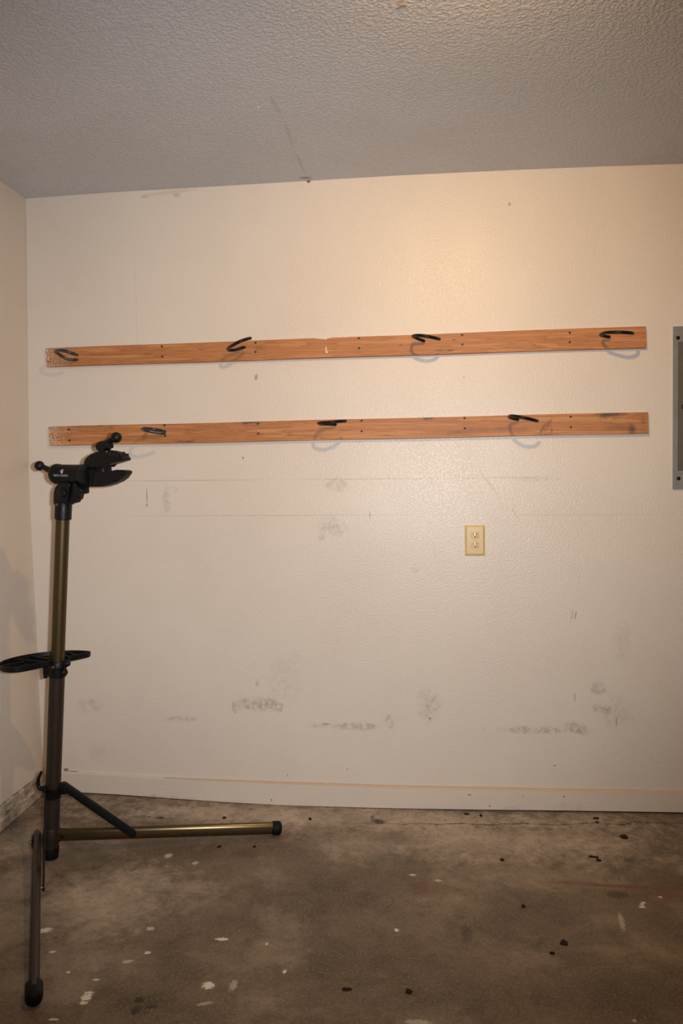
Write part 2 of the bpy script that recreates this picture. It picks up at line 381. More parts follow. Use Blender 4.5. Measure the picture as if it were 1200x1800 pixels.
obj('gap_shade_strip', strip(bmesh.new(), -.0004, -.004, lambda x: slab_z(x)-.004, lambda x: slab_z(x)+.012), M_gap, bb, smooth=False, label='dark strip in the gap under the baseboard')
left_tab_top = [(0, .098), (-.6, .102), (YR, .11)]
b = bmesh.new(); ys = [-.012]+lin(-.05, YR, 40)
X0 = lambda y: corner_x(.05)+.0006
loft(b, [[Vector((X0(y), y, .004+slab_z(XL, y))), Vector((X0(y)+.016, y, .004+slab_z(XL, y))), Vector((X0(y)+.016, y, .045+slab_z(XL, y))), Vector((X0(y)+.012, y, .05+slab_z(XL, y))), Vector((X0(y)+.012, y, .095)), Vector((X0(y)+.008, y, .101)), Vector((X0(y), y, .101))] for y in ys])
t = NT('grimy_skirting'); g1 = t.noise(14, 5, .7, .6); g2 = t.noise(5, 4, .65, 0, t.map(sc=(1, .35, .06)))
col = t.mix(t.rng(g1, .42, .66, 0, .75), (.56, .47, .37), (.16, .12, .09)); col = t.mix(t.rng(g2, .52, .68, 0, .8), col, (.07, .055, .045))
M_grime = t.out(col, .6, t.bump(g1, .3, .003))
obj('baseboard_left', b, M_grime, kind='structure', smooth=False)

# ------------------------------------------------------------------ hook boards
def wood(name, x0, smudges, knots, seed, speck_x):
    t = NT(name); t.tc.object = wall_back          # measured from the wall, as the knots and stains are
    co = t.map((seed, seed*2.1, seed*.7), (0, 0, 0), (1, 1, 1), 'POINT')
    g = t.noise(1., 5, .6, 1.2, t.map((0,0,0), (0, .012, 0), (.55, .05, .022), co=co))
    fine = t.noise(1., 4, .65, .2, t.map((0,0,0), (0, .006, 0), (.12, .01, .0022), co=co))
    big = t.noise(3.1, 3, co=co)
    col = t.ramp(t.math('MULTIPLY_ADD', g, .65, t.math('MULTIPLY', fine, .35)), [(.30, (.265, .092, .028)), (.44, (.45, .182, .062)), (.55, (.54, .242, .090)), (.70, (.64, .32, .135))])
    ln = t.math('ABSOLUTE', t.math('SUBTRACT', g, .5))
    col = t.mix(t.rng(ln, .03, .0, 0, .7), col, (.25, .085, .03))
    col = t.mix(t.rng(big, .5, .7, 0, .3), col, (.40, .155, .058))
    wb = t.math('SUBTRACT', t.noise(26, 4, .7), .5)
    if knots: col = t.mix(t.blobs(knots, wb, .5, .85), col, (.235, .088, .034))
    if smudges: col = t.mix(t.blobs(smudges, wb, .8, 1.05), col, (.055, .045, .036))
    # overspray of wall paint at the left end
    sepx = t.n.new('ShaderNodeSeparateXYZ'); t.t.links.new(t.co, sepx.inputs[0])
    near = t.rng(sepx.outputs['X'], speck_x+.22, speck_x, 0, 1)
    near = t.math('POWER', near, 1.5)
    sp = t.math('SUBTRACT', t.math('MULTIPLY', near, .50), t.vor(210))
    sp2 = t.math('SUBTRACT', t.math('MULTIPLY', near, .40), t.vor(120))
    col = t.mix(t.rng(sp, .0, .08, 0, .9), col, (.74, .62, .52))
    col = t.mix(t.rng(sp2, .0, .06, 0, .9), col, (.74, .62, .52))
    dr = t.math('ADD', t.noise(40, 4, .6), t.math('MULTIPLY', near, .2))
    col = t.mix(t.rng(dr, .62, .8, 0, .5), col, (.40, .30, .22))
    return t, col, fine
TB = .019
def bblob(px, py, rx, ry, st, rot=0.): p = at(px, py, -TB); return (tuple(p), (rx/436., .2, ry/436.), (0, math.radians(rot), 0), st)
def finish(t, col, fine, extra=None):
    if extra: col = t.mix(t.blobs(extra, t.math('SUBTRACT', t.noise(60, 3), .5), .5, .4), col, (.78, .69, .60))
    return t.out(col, t.rng(fine, .3, .7, .42, .6), t.bump(fine, .35, .0012), 0., .4)
t, c, f = wood('fir_board_upper', 0, [bblob(770,616,16,2.5,.8), bblob(790,616,8,2,.9), bblob(890,578.5,8,3,.7), bblob(704,607,6,2,.5), bblob(616,591,4,2.5,.9), bblob(966,586,5,1.5,.6), bblob(798,597,4,1.6,.6)],
               [bblob(455,611,12,5,.55), bblob(258,622,16,5,.4), bblob(180,624,60,3,.4), bblob(980,597,24,4,.3)], 1.3, at(82, 620).x)
M_wood1 = finish(t, c, f, [bblob(572,592,2.5,6,1.), bblob(566,589,12,3,1.), bblob(573,615,1.3,7,.8), bblob(575,619,1.6,1.6,.9)])
t, c, f = wood('fir_board_lower', 0, [bblob(435,740,36,8,.9), bblob(455,738,16,3,.7), bblob(752,732,24,7,.95), bblob(742,731,6,4,.9), bblob(775,732,18,3,.6), bblob(1068,729,38,9,.9), bblob(1078,725,30,3,.9), bblob(1112,755,10,10,.75), bblob(1130,742,8,16,.4), bblob(860,755,90,5,.35), bblob(508,763,8,6,.4), bblob(140,749,20,2,.6), bblob(175,748,10,2,.6), bblob(325,776,24,2.5,.6), bblob(805,760,30,6,.4), bblob(895,729,6,4,.4), bblob(1090,752,30,8,.3)],
               [bblob(953,754,2.5,13,.95,28), bblob(964,744,2.2,15,.8,35), bblob(960,750,7,16,.4,32), bblob(969,757,2,7,.7,10), bblob(255,765,5,12,.6,30), bblob(195,752,6,6,.45,30), bblob(185,757,9,4,.35,-35), bblob(565,752,8,20,.25,20)], 5.7, at(86, 767).x)
M_wood2 = finish(t, c, f)
M_steel = m_plain('dull_steel', (.22, .21, .20), .4, .9)
M_nail = m_plain('dark_nail_steel', (.05, .045, .042), .5, .6)
def board(label, mat, corners, nails, notch=None):
    tl, bl_, tr, br = [at(px, py, -TB) for px, py in corners]
    o = thing('wall_board', label, 'board', Vector(((tl.x+tr.x)/2, 0, (bl_.z+br.z)/2)), 'boards screwed to the back wall')
    b = bmesh.new(); N = 60; rings = []
    for i in range(N+1):
        s = i/N; lo = bl_.lerp(br, s); hi = tl.lerp(tr, s); e = .0022
        zt = hi.z
        if notch and abs(lo.lerp(hi, 1).x-notch[0]) < notch[1]: zt -= notch[2]
        sag = .0008*math.sin(s*17)
        x = lo.x*.5+hi.x*.5
        xl = lo.x if i in (0, N) else x; xh = hi.x if i in (0, N) else x
        rings.append([Vector((xl, -.0004, lo.z+sag)), Vector((xl, -TB+e, lo.z+sag)), Vector((xl, -TB, lo.z+e+sag)), Vector((xh, -TB, zt-e+sag)), Vector((xh, -TB+e, zt+sag)), Vector((xh, -.0004, zt+sag))])
    loft(b, rings)
    obj('plank', b, mat, o)
    for px, py in nails:
        p = at(px, py, -TB-.0003); bb_ = bmesh.new()
        lathe(bb_, p+Vector((0, .004, 0)), Vector((0, -1, 0)), [(0, .0042), (.004, .0046), (.0052, .0038), (.0056, .0015), (.0046, .0008)], 10)
        obj('nail', bb_, M_nail, o)
    return o
board('upper fir board of the two, with four black hooks and a white paint chip at mid top edge', M_wood1, [(80,612),(82,645),(1135,573),(1136,611)],
      [(284.5,609),(285,627),(449,602.5),(449,618.5),(630.5,594.5),(631,612),(812,589),(812.5,605.5),(1001,585),(1001,601.5)], (at(568, 590).x, .022, .006))
board('lower fir board of the two, with three hooks and dark smudges at its right end', M_wood2, [(85,750),(87,784),(1139,724),(1140,762)],
      [(121,755),(122,774),(289,747.5),(290,766.5),(453,745),(454,762),(635.5,739.5),(635.5,758),(816,735),(817,753),(1002.5,732.5),(1003,751)])

# ------------------------------------------------------------------ bike hooks: (pixel x, pixel y, distance from the wall) along each rod
M_vinyl = m_plain('black_vinyl', (.006, .006, .0065), .42, nscale=90, var=.4, bump=.2, spec=.3)
M_vinyl2 = m_plain('grey_vinyl', (.05, .05, .053), .32, .4, nscale=90, var=.5, bump=.2)  # grey, slightly metallic variant for two of the hooks
HOOKS = [
 ('black bike hook at the white-speckled left end of the upper board', [(137,632,.0185),(131,632.5,.036),(120,631.5,.05),(108,625.5,.066),(99.5,619.5,.09),(97.5,617.5,.115),(103,615.8,.143),(113,616.2,.16),(126,620.5,.15),(135.5,624,.125)], 1),
 ('black bike hook on the upper board, second from the left, twisted upward', [(431,610,.0185),(426,611,.036),(413,615,.05),(403,615.5,.066),(401,614,.09),(403,611,.12),(409,607,.15),(421,600.5,.165),(432,596.5,.15),(440,594.5,.125)], 0),
 ('black bike hook on the upper board third from the left, above the outlet', [(745,598.5,.0185),(744,599,.036),(736,596,.05),(728,592.5,.066),(726,591,.1),(728,590,.13),(736,589.5,.155),(750,591,.165),(764,594,.15),(772,596,.125)], 0),
 ('black bike hook at the right end of the upper board, nearest the electrical panel', [(1071,592,.0185),(1069,592,.036),(1060,590.5,.05),(1056,589,.07),(1058,587,.1),(1063,585,.13),(1075,584,.152),(1092,584,.165),(1107,585,.15),(1112,586,.125)], 0),
 ('worn grey bike hook at the left of the lower board above the stand clamp', [(290,761.5,.0185),(287,761.5,.036),(274,760,.05),(258,757,.066),(252,755,.09),(251,754,.12),(254,753,.15),(266,754,.165),(280,756,.15),(290,758.5,.125)], 1),
 ('black bike hook in the middle of the lower board', [(590,746,.0185),(588,746,.036),(575,745.5,.05),(563,745,.07),(561,744,.1),(561,743.5,.13),(567,743,.15),(582,742,.162),(598,740.5,.147),(607,740,.12)], 0),
 ('black bike hook on the lower board right of center, beside the diagonal wood knot', [(910,737,.0185),(909,737,.036),(901,735.5,.05),(895.5,733.5,.07),(896,731.5,.1),(899,731,.13),(908,732,.155),(922,734.5,.165),(937,738,.15),(944,740,.125)], 0)]
for lab, pts, lighter in HOOKS:
    P = [at(px, py, -p) for px, py, p in pts]
    o = thing('bike_hook', lab, 'hook', P[0], 'bike hooks screwed into the boards')
    path = catmull(P, 6); b = bmesh.new(); tube(b, path[4:], .0062, 12)
    obj('hook_rod', b, M_vinyl2 if lighter else M_vinyl, o)
    b = bmesh.new(); tube(b, [P[0]+Vector((0, .0002, 0)), P[0].lerp(path[4], .5), path[5]], .0046, 10, False); obj('threaded_shank', b, M_steel, o, label='bare steel shank')

# ------------------------------------------------------------------ outlet
M_ivory = m_plain('ivory_plastic', (.66, .49, .225), .33, nscale=25, var=.05)
M_ivory2 = m_plain('pale_ivory_plastic', (.72, .57, .31), .33, nscale=25, var=.05)
M_slot = m_plain('dark_slot', (.03, .02, .012), .7)
a, c = at(817, 977, -.006), at(852, 923, -.006)
o = thing('wall_outlet', 'ivory duplex power outlet with cover plate on the back wall', 'outlet', Vector(((a.x+c.x)/2, 0, (a.z+c.z)/2)))
cx, cz = (a.x+c.x)/2, (a.z+c.z)/2; hw, hh = (c.x-a.x)/2, (c.z-a.z)/2
b = bmesh.new()
loft(b, [[Vector((cx+sx*(hw-i), -y, cz+sz*(hh-i))) for sx, sz in ((-1,-1),(1,-1),(1,1),(-1,1))] for y, i in ((.0004, 0), (.0025, 0), (.0055, .006), (.006, .0085))])
obj('cover_plate', b, M_ivory, o, smooth=False)
for pz in (940.5, 957.5):
    q = at(834.5, pz, -.006); b = bmesh.new(); r = .0165
    pts = [Vector((q.x+max(-r, min(r, 1.25*r*math.cos(k*math.pi/12))), -.0062, q.z+.0143*max(-1, min(1, 1.22*math.sin(k*math.pi/12))))) for k in range(24)]
    loft(b, [[Vector((p.x, -.004, p.z)) for p in pts], [Vector((p.x, -.0072, p.z)) for p in pts], [Vector((q.x+(p.x-q.x)*.95, -.0078, q.z+(p.z-q.z)*.95)) for p in pts]])
    f_ = obj('receptacle', b, M_ivory2, o)
    for dx, hgt in ((-.0062, .0042), (.0062, .0036)):
        b = bmesh.new(); box(b, (q.x+dx-.0012, -.0081, q.z+.0042-hgt), (q.x+dx+.0012, -.0070, q.z+.0042+hgt)); obj('slot', b, M_slot, f_, False)
    b = bmesh.new(); lathe(b, Vector((q.x, -.0070, q.z-.0078)), Vector((0,-1,0)), [(0,.0026),(.0011,.0026)], 12); obj('ground_hole', b, M_slot, f_, False)
b = bmesh.new(); lathe(b, Vector((cx, -.0055, cz)), Vector((0,-1,0)), [(0,.0034),(.0012,.0034),(.002,.002)], 14); obj('screw', b, M_ivory, o)

# ------------------------------------------------------------------ electrical panel (its left part is in the frame)
M_grey = m_plain('grey_enamel', (.29, .295, .285), .38, .25, nscale=40, var=.05)
M_grey2 = m_plain('dark_grey_enamel', (.15, .135, .11), .42, .25, nscale=40, var=.05)
M_black = m_plain('black_plastic', (.0042, .0042, .0046), .45, nscale=120, var=.3, bump=.12, spec=.28)
M_rub = m_plain('black_rubber', (.0035, .0035, .004), .6, nscale=150, var=.3, bump=.2, spec=.2)
tl, bl_ = at(1183, 574, -.006), at(1184, 860, -.006)
PX0, PX1, PZ0, PZ1 = tl.x, tl.x+.36, bl_.z, tl.z
o = thing('electrical_panel', 'grey metal electrical breaker panel at the right edge of the back wall', 'electrical panel', Vector((PX0+.18, 0, PZ0)))
dtl, dbl = at(1191.5, 600, -.006), at(1192.5, 829, -.006)
DX0, DX1, DZ0, DZ1 = dtl.x, PX1-.03, dbl.z, dtl.z
b = bmesh.new()
for lo, hi in (((PX0,-.007,PZ0),(DX0,-.0004,PZ1)), ((DX1,-.007,PZ0),(PX1,-.0004,PZ1)), ((DX0,-.007,PZ0),(DX1,-.0004,DZ0)), ((DX0,-.007,DZ1),(DX1,-.0004,PZ1))): box(b, lo, hi)
bmesh.ops.remove_doubles(b, verts=b.verts, dist=1e-5)
obj('panel_frame', b, M_grey, o, False)
b = bmesh.new(); box(b, (DX0+.0015,-.0055,DZ0+.0015), (DX1-.0015,-.0012,DZ1-.0015), .001, 1); d_ = obj('door', b, M_grey2, o, label='darker grey door')
q = at(1201.5, 715, -.006); b = bmesh.new(); box(b, (q.x-.009,-.0105,q.z-.009), (q.x+.011,-.0050,q.z+.009), .002); obj('latch', b, M_black, d_)
q0 = at(1191, 594, -.007); q1 = at(1192, 841, -.007)
for x, z in ((q0.x, q0.z), (q1.x, q1.z), (PX1-.018, q0.z), (PX1-.018, q1.z)):
    b = bmesh.new(); lathe(b, Vector((x, -.0068, z)), Vector((0,-1,0)), [(0,.0075),(.002,.0075),(.0036,.005),(.004,.002),(.003,.001)], 16); obj('screw', b, M_black, o)

# ------------------------------------------------------------------ bike repair stand
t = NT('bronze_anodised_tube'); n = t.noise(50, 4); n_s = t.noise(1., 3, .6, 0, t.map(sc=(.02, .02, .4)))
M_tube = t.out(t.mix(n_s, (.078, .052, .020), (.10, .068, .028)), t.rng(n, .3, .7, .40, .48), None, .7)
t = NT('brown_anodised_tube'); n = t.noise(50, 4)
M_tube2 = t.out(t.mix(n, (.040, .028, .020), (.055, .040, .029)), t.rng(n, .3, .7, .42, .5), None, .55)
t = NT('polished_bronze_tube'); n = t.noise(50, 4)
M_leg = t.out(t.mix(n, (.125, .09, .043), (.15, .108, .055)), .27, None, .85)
base = atz(89, 1508, 0)
MB = Vector((base.x, base.y+.0, 0)); YB = base.y
ytop = YB-.036
MT = at(110.5, 905, ytop)                       # top of the steel mast
AX = (MT-MB); LM = AX.length; AX.normalize()
def mz(z): return MB+AX*((z-MB.z)/AX.z)
def mpx(py):                                     # mast point at that image height
    lo, hi = -.1, 1.6
    for _ in range(40):
        m = (lo+hi)/2; d = mz(m)-CAM; y = 900-F*d.dot(UPV)/d.dot(FWD)
        if y > py: lo = m
        else: hi = m
    return mz(lo)
st = thing('bike_repair_stand', 'bronze and black folding bike repair stand with clamp head, standing in the left corner', 'repair stand', MB)
def mast_lathe(name, mat, py_lo, prof, label=None, seg=32):
    b = bmesh.new(); lathe(b, mpx(py_lo), AX, prof, seg); return obj(name, b, mat, st, label=label)
def mlen(a, c): return (mpx(c)-mpx(a)).length
RL, RU = .0262, .0232
L1 = mlen(1496, 1172)
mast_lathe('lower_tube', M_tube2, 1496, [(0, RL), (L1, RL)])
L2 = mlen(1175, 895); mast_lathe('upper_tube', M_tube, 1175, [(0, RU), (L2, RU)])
# foot plug
lp = (mpx(1488)-MB).length
b = bmesh.new(); lathe(b, MB+Vector((0, 0, .0005)), AX, [(0, .022), (.003, .0265), (lp-.002, .0285), (lp, .0275)], 32); obj('foot_plug', b, M_rub, st)

# legs: flattened oval tubes
jointR = at(104, 1467, YB); jointR.z = max(jointR.z, .075)
footR = atz(494, 1466.5, slab_z(-.55, -.3)); 
eR = Vector((footR.x, footR.y, .0255+slab_z(footR.x, footR.y)))
jointF = at(65.5, 1472, YB-.045)
footF = atz(60, 1776, 0); eF = Vector((footF.x, footF.y, .0245))
def leg(j, e, cap_len, cap_r, back, label=None, mat=M_tube):
    d = (e-j).normalized(); up = Vector((0, 0, 1))
    rings = []; b = bmesh.new()
    L = (e-j).length-cap_len*.5
    lathe(b, j-d*back, d, [(0, .55), (.004, .86), (.010, 1.0), (L+back, 1.0)], 32, up, (.0138, .0232))
    lg = obj('leg', b, mat, st, label=label)
    b = bmesh.new()
    base_ = e-d*cap_len
    n = 40; rings = []
    for tt_, r in [(0, .92), (.003, 1.), (cap_len*.70, 1.0), (cap_len*.9, .93), (cap_len, .74), (cap_len+.002, .5)]:
        a_, b_ = frame_for(d, up)
        rings.append([base_+d*tt_+(a_*math.cos(i*2*math.pi/n)+b_*math.sin(i*2*math.pi/n))*cap_r*r*(1. if i % 2 else .965) for i in range(n)])
    loft(b, rings); obj('foot_cap', b, M_rub, lg, label='ribbed black rubber end cap')
    return lg, d
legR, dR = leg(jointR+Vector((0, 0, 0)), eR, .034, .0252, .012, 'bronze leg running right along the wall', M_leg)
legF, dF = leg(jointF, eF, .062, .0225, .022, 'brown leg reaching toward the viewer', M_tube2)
# hinge bracket at the foot of the mast
b = bmesh.new(); pr0 = mz(.085)
lathe(b, mz(.055), AX, [(0, .0275), (.002, .0285), (.058, .0285), (.060, .0275)], 32)
obj('hinge_sleeve', b, M_tube2, st)
sR = Vector((-dR.y, dR.x, 0)).normalized(); sF = Vector((-dF.y, dF.x, 0)).normalized()
b = bmesh.new()
for s in (-1, 1):
    c0_ = mz(.082)+sF*s*.0155*0
    p0 = mz(.08)+dF*.008+(jointF-mz(.08)).project(sF)*.98+sF*s*.0165; p1 = jointF+dF*.05+sF*s*.0165
    q = [p0+Vector((0,0,-.02)), p1+Vector((0,0,-.012)), p1+dF*.012, p1+Vector((0,0,.014)), p0+Vector((0,0,.022))]
    prism(b, q, sF, .0016, .0006, 1)
obj('hinge_plate', b, M_black, st)
b = bmesh.new(); pb = at(55, 1481, jointF.y+.006)
lathe(b, pb, (jointF+dF*.02-pb).normalized(), [(0, .006), (.001, .0085), (.010, .0085), (.011, .0055), (.06, .0055)], 6)
obj('hinge_bolt', b, M_steel, st)
b = bmesh.new(); lathe(b, jointR+dR*.012-sR*.022, sR, [(0, .006), (.002, .008), (.042, .008), (.044, .006)], 16); obj('hinge_bolt', b, M_black, st)

# sliding collar with its two braces and lever
zc0 = mpx(1401); lc = mlen(1401, 1381)
b = bmesh.new(); lathe(b, zc0, AX, [(0, .028), (.002, .030), (lc*.45, .030), (lc*.5, .0315), (lc*.95, .0315), (lc, .029)], 32); slider = obj('brace_collar', b, M_black, st)
mc = mpx(1388)
def flatbar(p, q, side, width, thick, name, mat, parent, label=None):
    d = (q-p).normalized(); a_ = side.normalized(); u_ = a_.cross(d).normalized()
    n = 9; pts = []
    for i in range(n): an = -math.pi/2+math.pi*i/(n-1); pts.append(q+d*math.cos(an)*width/2+u_*math.sin(an)*width/2)
    for i in range(n): an = math.pi/2+math.pi*i/(n-1); pts.append(p+d*math.cos(an)*width/2+u_*math.sin(an)*width/2)
    b = bmesh.new(); prism(b, pts, a_, thick/2, .0018, 2); return obj(name, b, mat, parent, label=label)
Rp = at(112, 1381, mc.y-.012); 
endR = at(233, 1465, (jointR+dR*.30).y-.024)
# ear on the collar, then the bar
b = bmesh.new(); box(b, (mc.x+.02, mc.y-.016, mc.z-.011), (Rp.x+.008, mc.y+.016, mc.z+.016), .004); obj('brace_ear', b, M_black, slider)
flatbar(Rp, endR, sR, .030, .009, 'brace', M_black, st, 'black flat brace to the right leg')
b = bmesh.new(); lathe(b, endR-sR*.007, sR, [(0, .003), (.001, .005), (.016, .005)], 12) if False else lathe(b, endR+sR*.003, sR, [(0, .005), (.014, .005)], 12); obj('brace_bolt', b, M_steel, st)
topF = at(80, 1389, mc.y-.028); endF = jointF+dF*.30
sideF = sF if (RGT.dot(sF) > 0) else -sF
pe = at(76.5, 1560, (jointF+dF*.27).y)
topF = Vector((topF.x, topF.y, topF.z))
flatbar(topF, pe, sideF, .024, .006, 'brace', M_black, st, 'thin brace to the front leg')
b = bmesh.new(); lathe(b, pe+sideF*.005, -sideF, [(0, .006), (.002, .007), (.028, .007)], 12); obj('brace_bolt', b, M_steel, st)
b = bmesh.new(); box(b, (topF.x-.012, topF.y-.004, topF.z-.010), (mc.x-.012, mc.y-.018, topF.z+.014), .003); obj('brace_ear', b, M_black, slider)
lv = [at(px, py, mc.y-.01) for px, py in ((78,1386),(71,1386),(67,1380),(67,1371),(70,1363),(72.5,1357))]
b = bmesh.new(); tube(b, catmull(lv, 5), lambda s: .0085-.0035*s, 12); obj('lever', b, M_black, slider, label='curved quick release lever')
b = bmesh.new(); box(b, (mc.x-.012, mc.y-.040, mc.z-.014), (mc.x+.008, mc.y-.028, mc.z-.002), .003); obj('clamp_nut', b, M_black, slider)

# height clamp and tool tray
zc1 = mpx(1189); l1 = mlen(1189, 1160)
b = bmesh.new(); lathe(b, zc1, AX, [(0, .0285), (.002, .0305), (l1*.55, .0310), (l1*.6, .034), (l1*.9, .034), (l1, .030)], 32); hc = obj('height_clamp', b, M_black, st)
mid = mpx(1172)
b = bmesh.new(); q = at(113, 1182, mid.y-.02); lathe(b, q+Vector((-.025, .01, 0)), Vector((1, -.35, 0)), [(0, .008), (.014, .008), (.016, .011), (.030, .012), (.034, .009)], 16); obj('clamp_knob', b, M_black, hc)
b = bmesh.new(); q = at(118, 1166, mid.y-.01); lathe(b, q+Vector((-.03, .005, -.004)), Vector((1, -.2, .12)), [(0, .009), (.022, .009), (.026, .012), (.038, .010), (.042, .006)], 16); obj('clamp_knob', b, M_black, hc)
b = bmesh.new(); box(b, (mid.x-.045, mid.y-.022, mid.z-.025), (mid.x-.015, mid.y+.012, mid.z+.012), .004); box(b, (mid.x-.045, mid.y-.018, mid.z-.038), (mid.x-.033, mid.y-.006, mid.z-.02), .002); obj('clamp_jaw', b, M_black, hc)
b = bmesh.new(); lathe(b, mid+Vector((.0, -.028, .006)), Vector((.05, -1, 0)), [(0, .006), (.008, .006), (.010, .004)], 6); obj('clamp_bolt', b, M_steel, hc)
ZT = mpx(1163).z
te = Vector((.54, .84, 0)).normalized(); tn = Vector((-.84, .54, 0)).normalized()
tc_ = mpx(1163)
def tp(s, n_, z): return Vector((tc_.x, tc_.y, 0))+te*s+tn*n_+Vector((0, 0, z))
# outline in the tray's own plane: straight edge at the mast, a shallow bow behind, blunt left end
oc = [(.118,-.014),(.128,-.006),(.126,.008),(.108,.050),(.072,.092),(.025,.122),(-.03,.136),(-.09,.134),(-.138,.114),(-.170,.082),(-.184,.046),(-.180,.012),(-.162,-.012),(-.13,-.022),(-.06,-.022),(-.036,-.014),(-.030,.004),(-.018,.026),(.018,.026),(.030,.004),(.036,-.012),(.07,-.016)]
oc = [(p.x, p.y) for p in catmull([Vector((*p, 0)) for p in oc+[oc[0]]], 3)[:-1]]
def ring(sc, z): return [tp(s*sc+.0*(1-sc), (n_-.05)*sc+.05, z) for s, n_ in oc]
b = bmesh.new()
def inset(dist, z):
    o_ = []
    n = len(oc)
    for i in range(n):
        p0, p1, p2 = Vector(oc[i-1]), Vector(oc[i]), Vector(oc[(i+1) % n])
        tg = (p2-p0).normalized(); nn = Vector((-tg.y, tg.x))
        o_.append(tp(p1.x+nn.x*dist, p1.y+nn.y*dist, z))
    return o_
rs = [inset(.004, ZT-.006), inset(.0, ZT-.002), inset(-.001, ZT+.014), inset(.002, ZT+.015), inset(.003, ZT-.0), inset(.006, ZT-.0015)]
loft(b, rs, True); bmesh.ops.triangulate(b, faces=[f for f in b.faces if len(f.verts) > 4])
tray = obj('tool_tray', b, M_black, st, label='black plastic tool tray around the mast')
def wallrib(p, q):
    b = bmesh.new(); a_ = tp(*p, 0); c_ = tp(*q, 0); d = (c_-a_).normalized(); s = Vector((-d.y, d.x, 0))*.0018
    z0, z1 = Vector((0, 0, ZT-.002)), Vector((0, 0, ZT+.011))
    loft(b, [[a_-s+z0, a_+s+z0, a_+s+z1, a_-s+z1], [c_-s+z0, c_+s+z0, c_+s+z1, c_-s+z1]]); obj('divider', b, M_black, tray, False)
for p, q in (((-.05, -.010), (-.095, .128)), ((.045, -.006), (.05, .112)), ((-.09, .06), (-.172, .06)), ((.075, .004), (.08, .07)), ((-.022, .03), (-.03, .132))): wallrib(p, q)

# head: everything lies along HX, the direction the clamp points
HX = Vector((.955, -.297, 0)).normalized(); HN = Vector((-HX.y, HX.x, 0)) * 1.0   # HN points to the back
MH = MT.copy()
def hp(cx_, cy_):
    """enlarged-view coordinates of the head -> point of the vertical plane through the mast top along HX"""
    px, py = 40+cx_/5.4545, 740+cy_/5.4545
    d = RGT*(px-600)/F+UPV*(900-py)/F+FWD
    return CAM+d*((MH-CAM).dot(HN)/d.dot(HN))
K = (hp(100, 0)-hp(0, 0)).length/100.
def off(p, k): return p+HN*k
# socket sleeve on top of the tube
s0 = hp(385, 945); s1 = hp(392, 780)
b = bmesh.new(); lathe(b, s0, (s1-s0), [(0, .0255), (.002, .0285), ((s1-s0).length*.9, .0285), ((s1-s0).length, .0265)], 32); sleeve = obj('head_socket', b, M_black, st)
b = bmesh.new(); lathe(b, hp(388, 800)-HN*.0275, -HN, [(0, .004), (.002, .004), (.0025, .002)], 12); obj('rivet', b, M_steel, sleeve, label='small steel rivet')
# angled knuckle
knuckle = [(326,800),(326,690),(338,640),(366,605),(400,585),(470,580),(500,600),(470,650),(460,720),(465,800)]
b = bmesh.new(); prism(b, [hp(*p) for p in knuckle], HN, .019, .006, 3); kn = obj('tilt_knuckle', b, M_black, st)
rat = [(405,620),(560,575),(605,590),(608,630),(618,650),(618,690),(595,700),(570,685),(566,700),(558,748),(537,744),(532,778),(490,790),(455,785),(430,740),(405,720)]
b = bmesh.new(); prism(b, [hp(*p) for p in rat], HN, .012, .003, 2); rt = obj('angle_ratchet', b, M_black, st, label='toothed tilt ratchet with knob')
b = bmesh.new(); lathe(b, hp(415, 690)-HN*.019, -HN, [(0, .018), (.004, .018), (.007, .014), (.008, .004)], 24); obj('pivot_cap', b, M_black, kn)
b = bmesh.new(); tube(b, [hp(540, 600)-HN*.018, hp(575, 640)-HN*.02, hp(600, 672)-HN*.02], lambda s: .006+.004*s, 12); obj('ratchet_lever', b, M_black, rt)
# horizontal barrel
b0, b1 = hp(298, 508), hp(575, 512); bl = (b1-b0).length; ax = (b1-b0)
RB = K*72
b = bmesh.new(); lathe(b, b0, ax, [(0, RB*.72), (.004, RB*.92), (.012, RB*1.02), (.022, RB*1.02), (.027, RB*.95), (bl*.92, RB*.95), (bl*.93, RB*.98), (bl, RB*.98)], 40); barrel = obj('clamp_barrel', b, M_black, st, label='black barrel with white hand emblem and lettering')
n0, n1 = hp(570, 515), hp(668, 520); nl = (n1-n0).length
b = bmesh.new(); lathe(b, n0, n1-n0, [(0, RB*.92), (nl*.1, RB*1.0), (nl*.3, RB*1.12), (nl*.75, RB*1.18), (nl, RB*1.15)], 40, None); obj('swivel_neck', b, M_black, st)
# rear lever with ball
b = bmesh.new(); tube(b, catmull([hp(330, 520), hp(290, 488), hp(240, 465), hp(195, 440)], 5), lambda s: .0135-.0045*s, 14, False)
bc = hp(160, 430); bmesh.ops.create_uvsphere(b, u_segments=20, v_segments=12, radius=K*36, matrix=Matrix.Translation(bc)); obj('rotation_lever', b, M_black, st, label='black lever with ball end behind the barrel')
# jaws
body = [(640,440),(740,425),(745,500),(720,632),(690,630),(662,616),(640,600)]
upper = [(622,432),(617,395),(638,352),(688,315),(735,296),(800,286),(860,281),(905,289),(935,309),(965,310),(985,335),(1008,356),(1003,378),(940,393),(870,412),(832,425),(815,440),(800,455),(725,455),(700,436)]
lower = [(660,455),(720,452),(735,500),(800,500),(838,490),(880,482),(930,471),(945,481),(1000,471),(1020,481),(1015,505),(980,545),(940,580),(870,608),(800,628),(740,632),(690,630),(662,616)]
b = bmesh.new(); prism(b, [hp(*p) for p in lower], HN, .020, .005, 3); lj = obj('fixed_jaw', b, M_black, st)
b = bmesh.new(); prism(b, [hp(*p) for p in upper], HN, .020, .006, 3); uj = obj('moving_jaw', b, M_black, st)
b = bmesh.new(); prism(b, [hp(*p) for p in [(650,425),(826,425),(834,498),(655,502)]], HN, .014, .003, 2); obj('jaw_guide', b, M_black, lj)
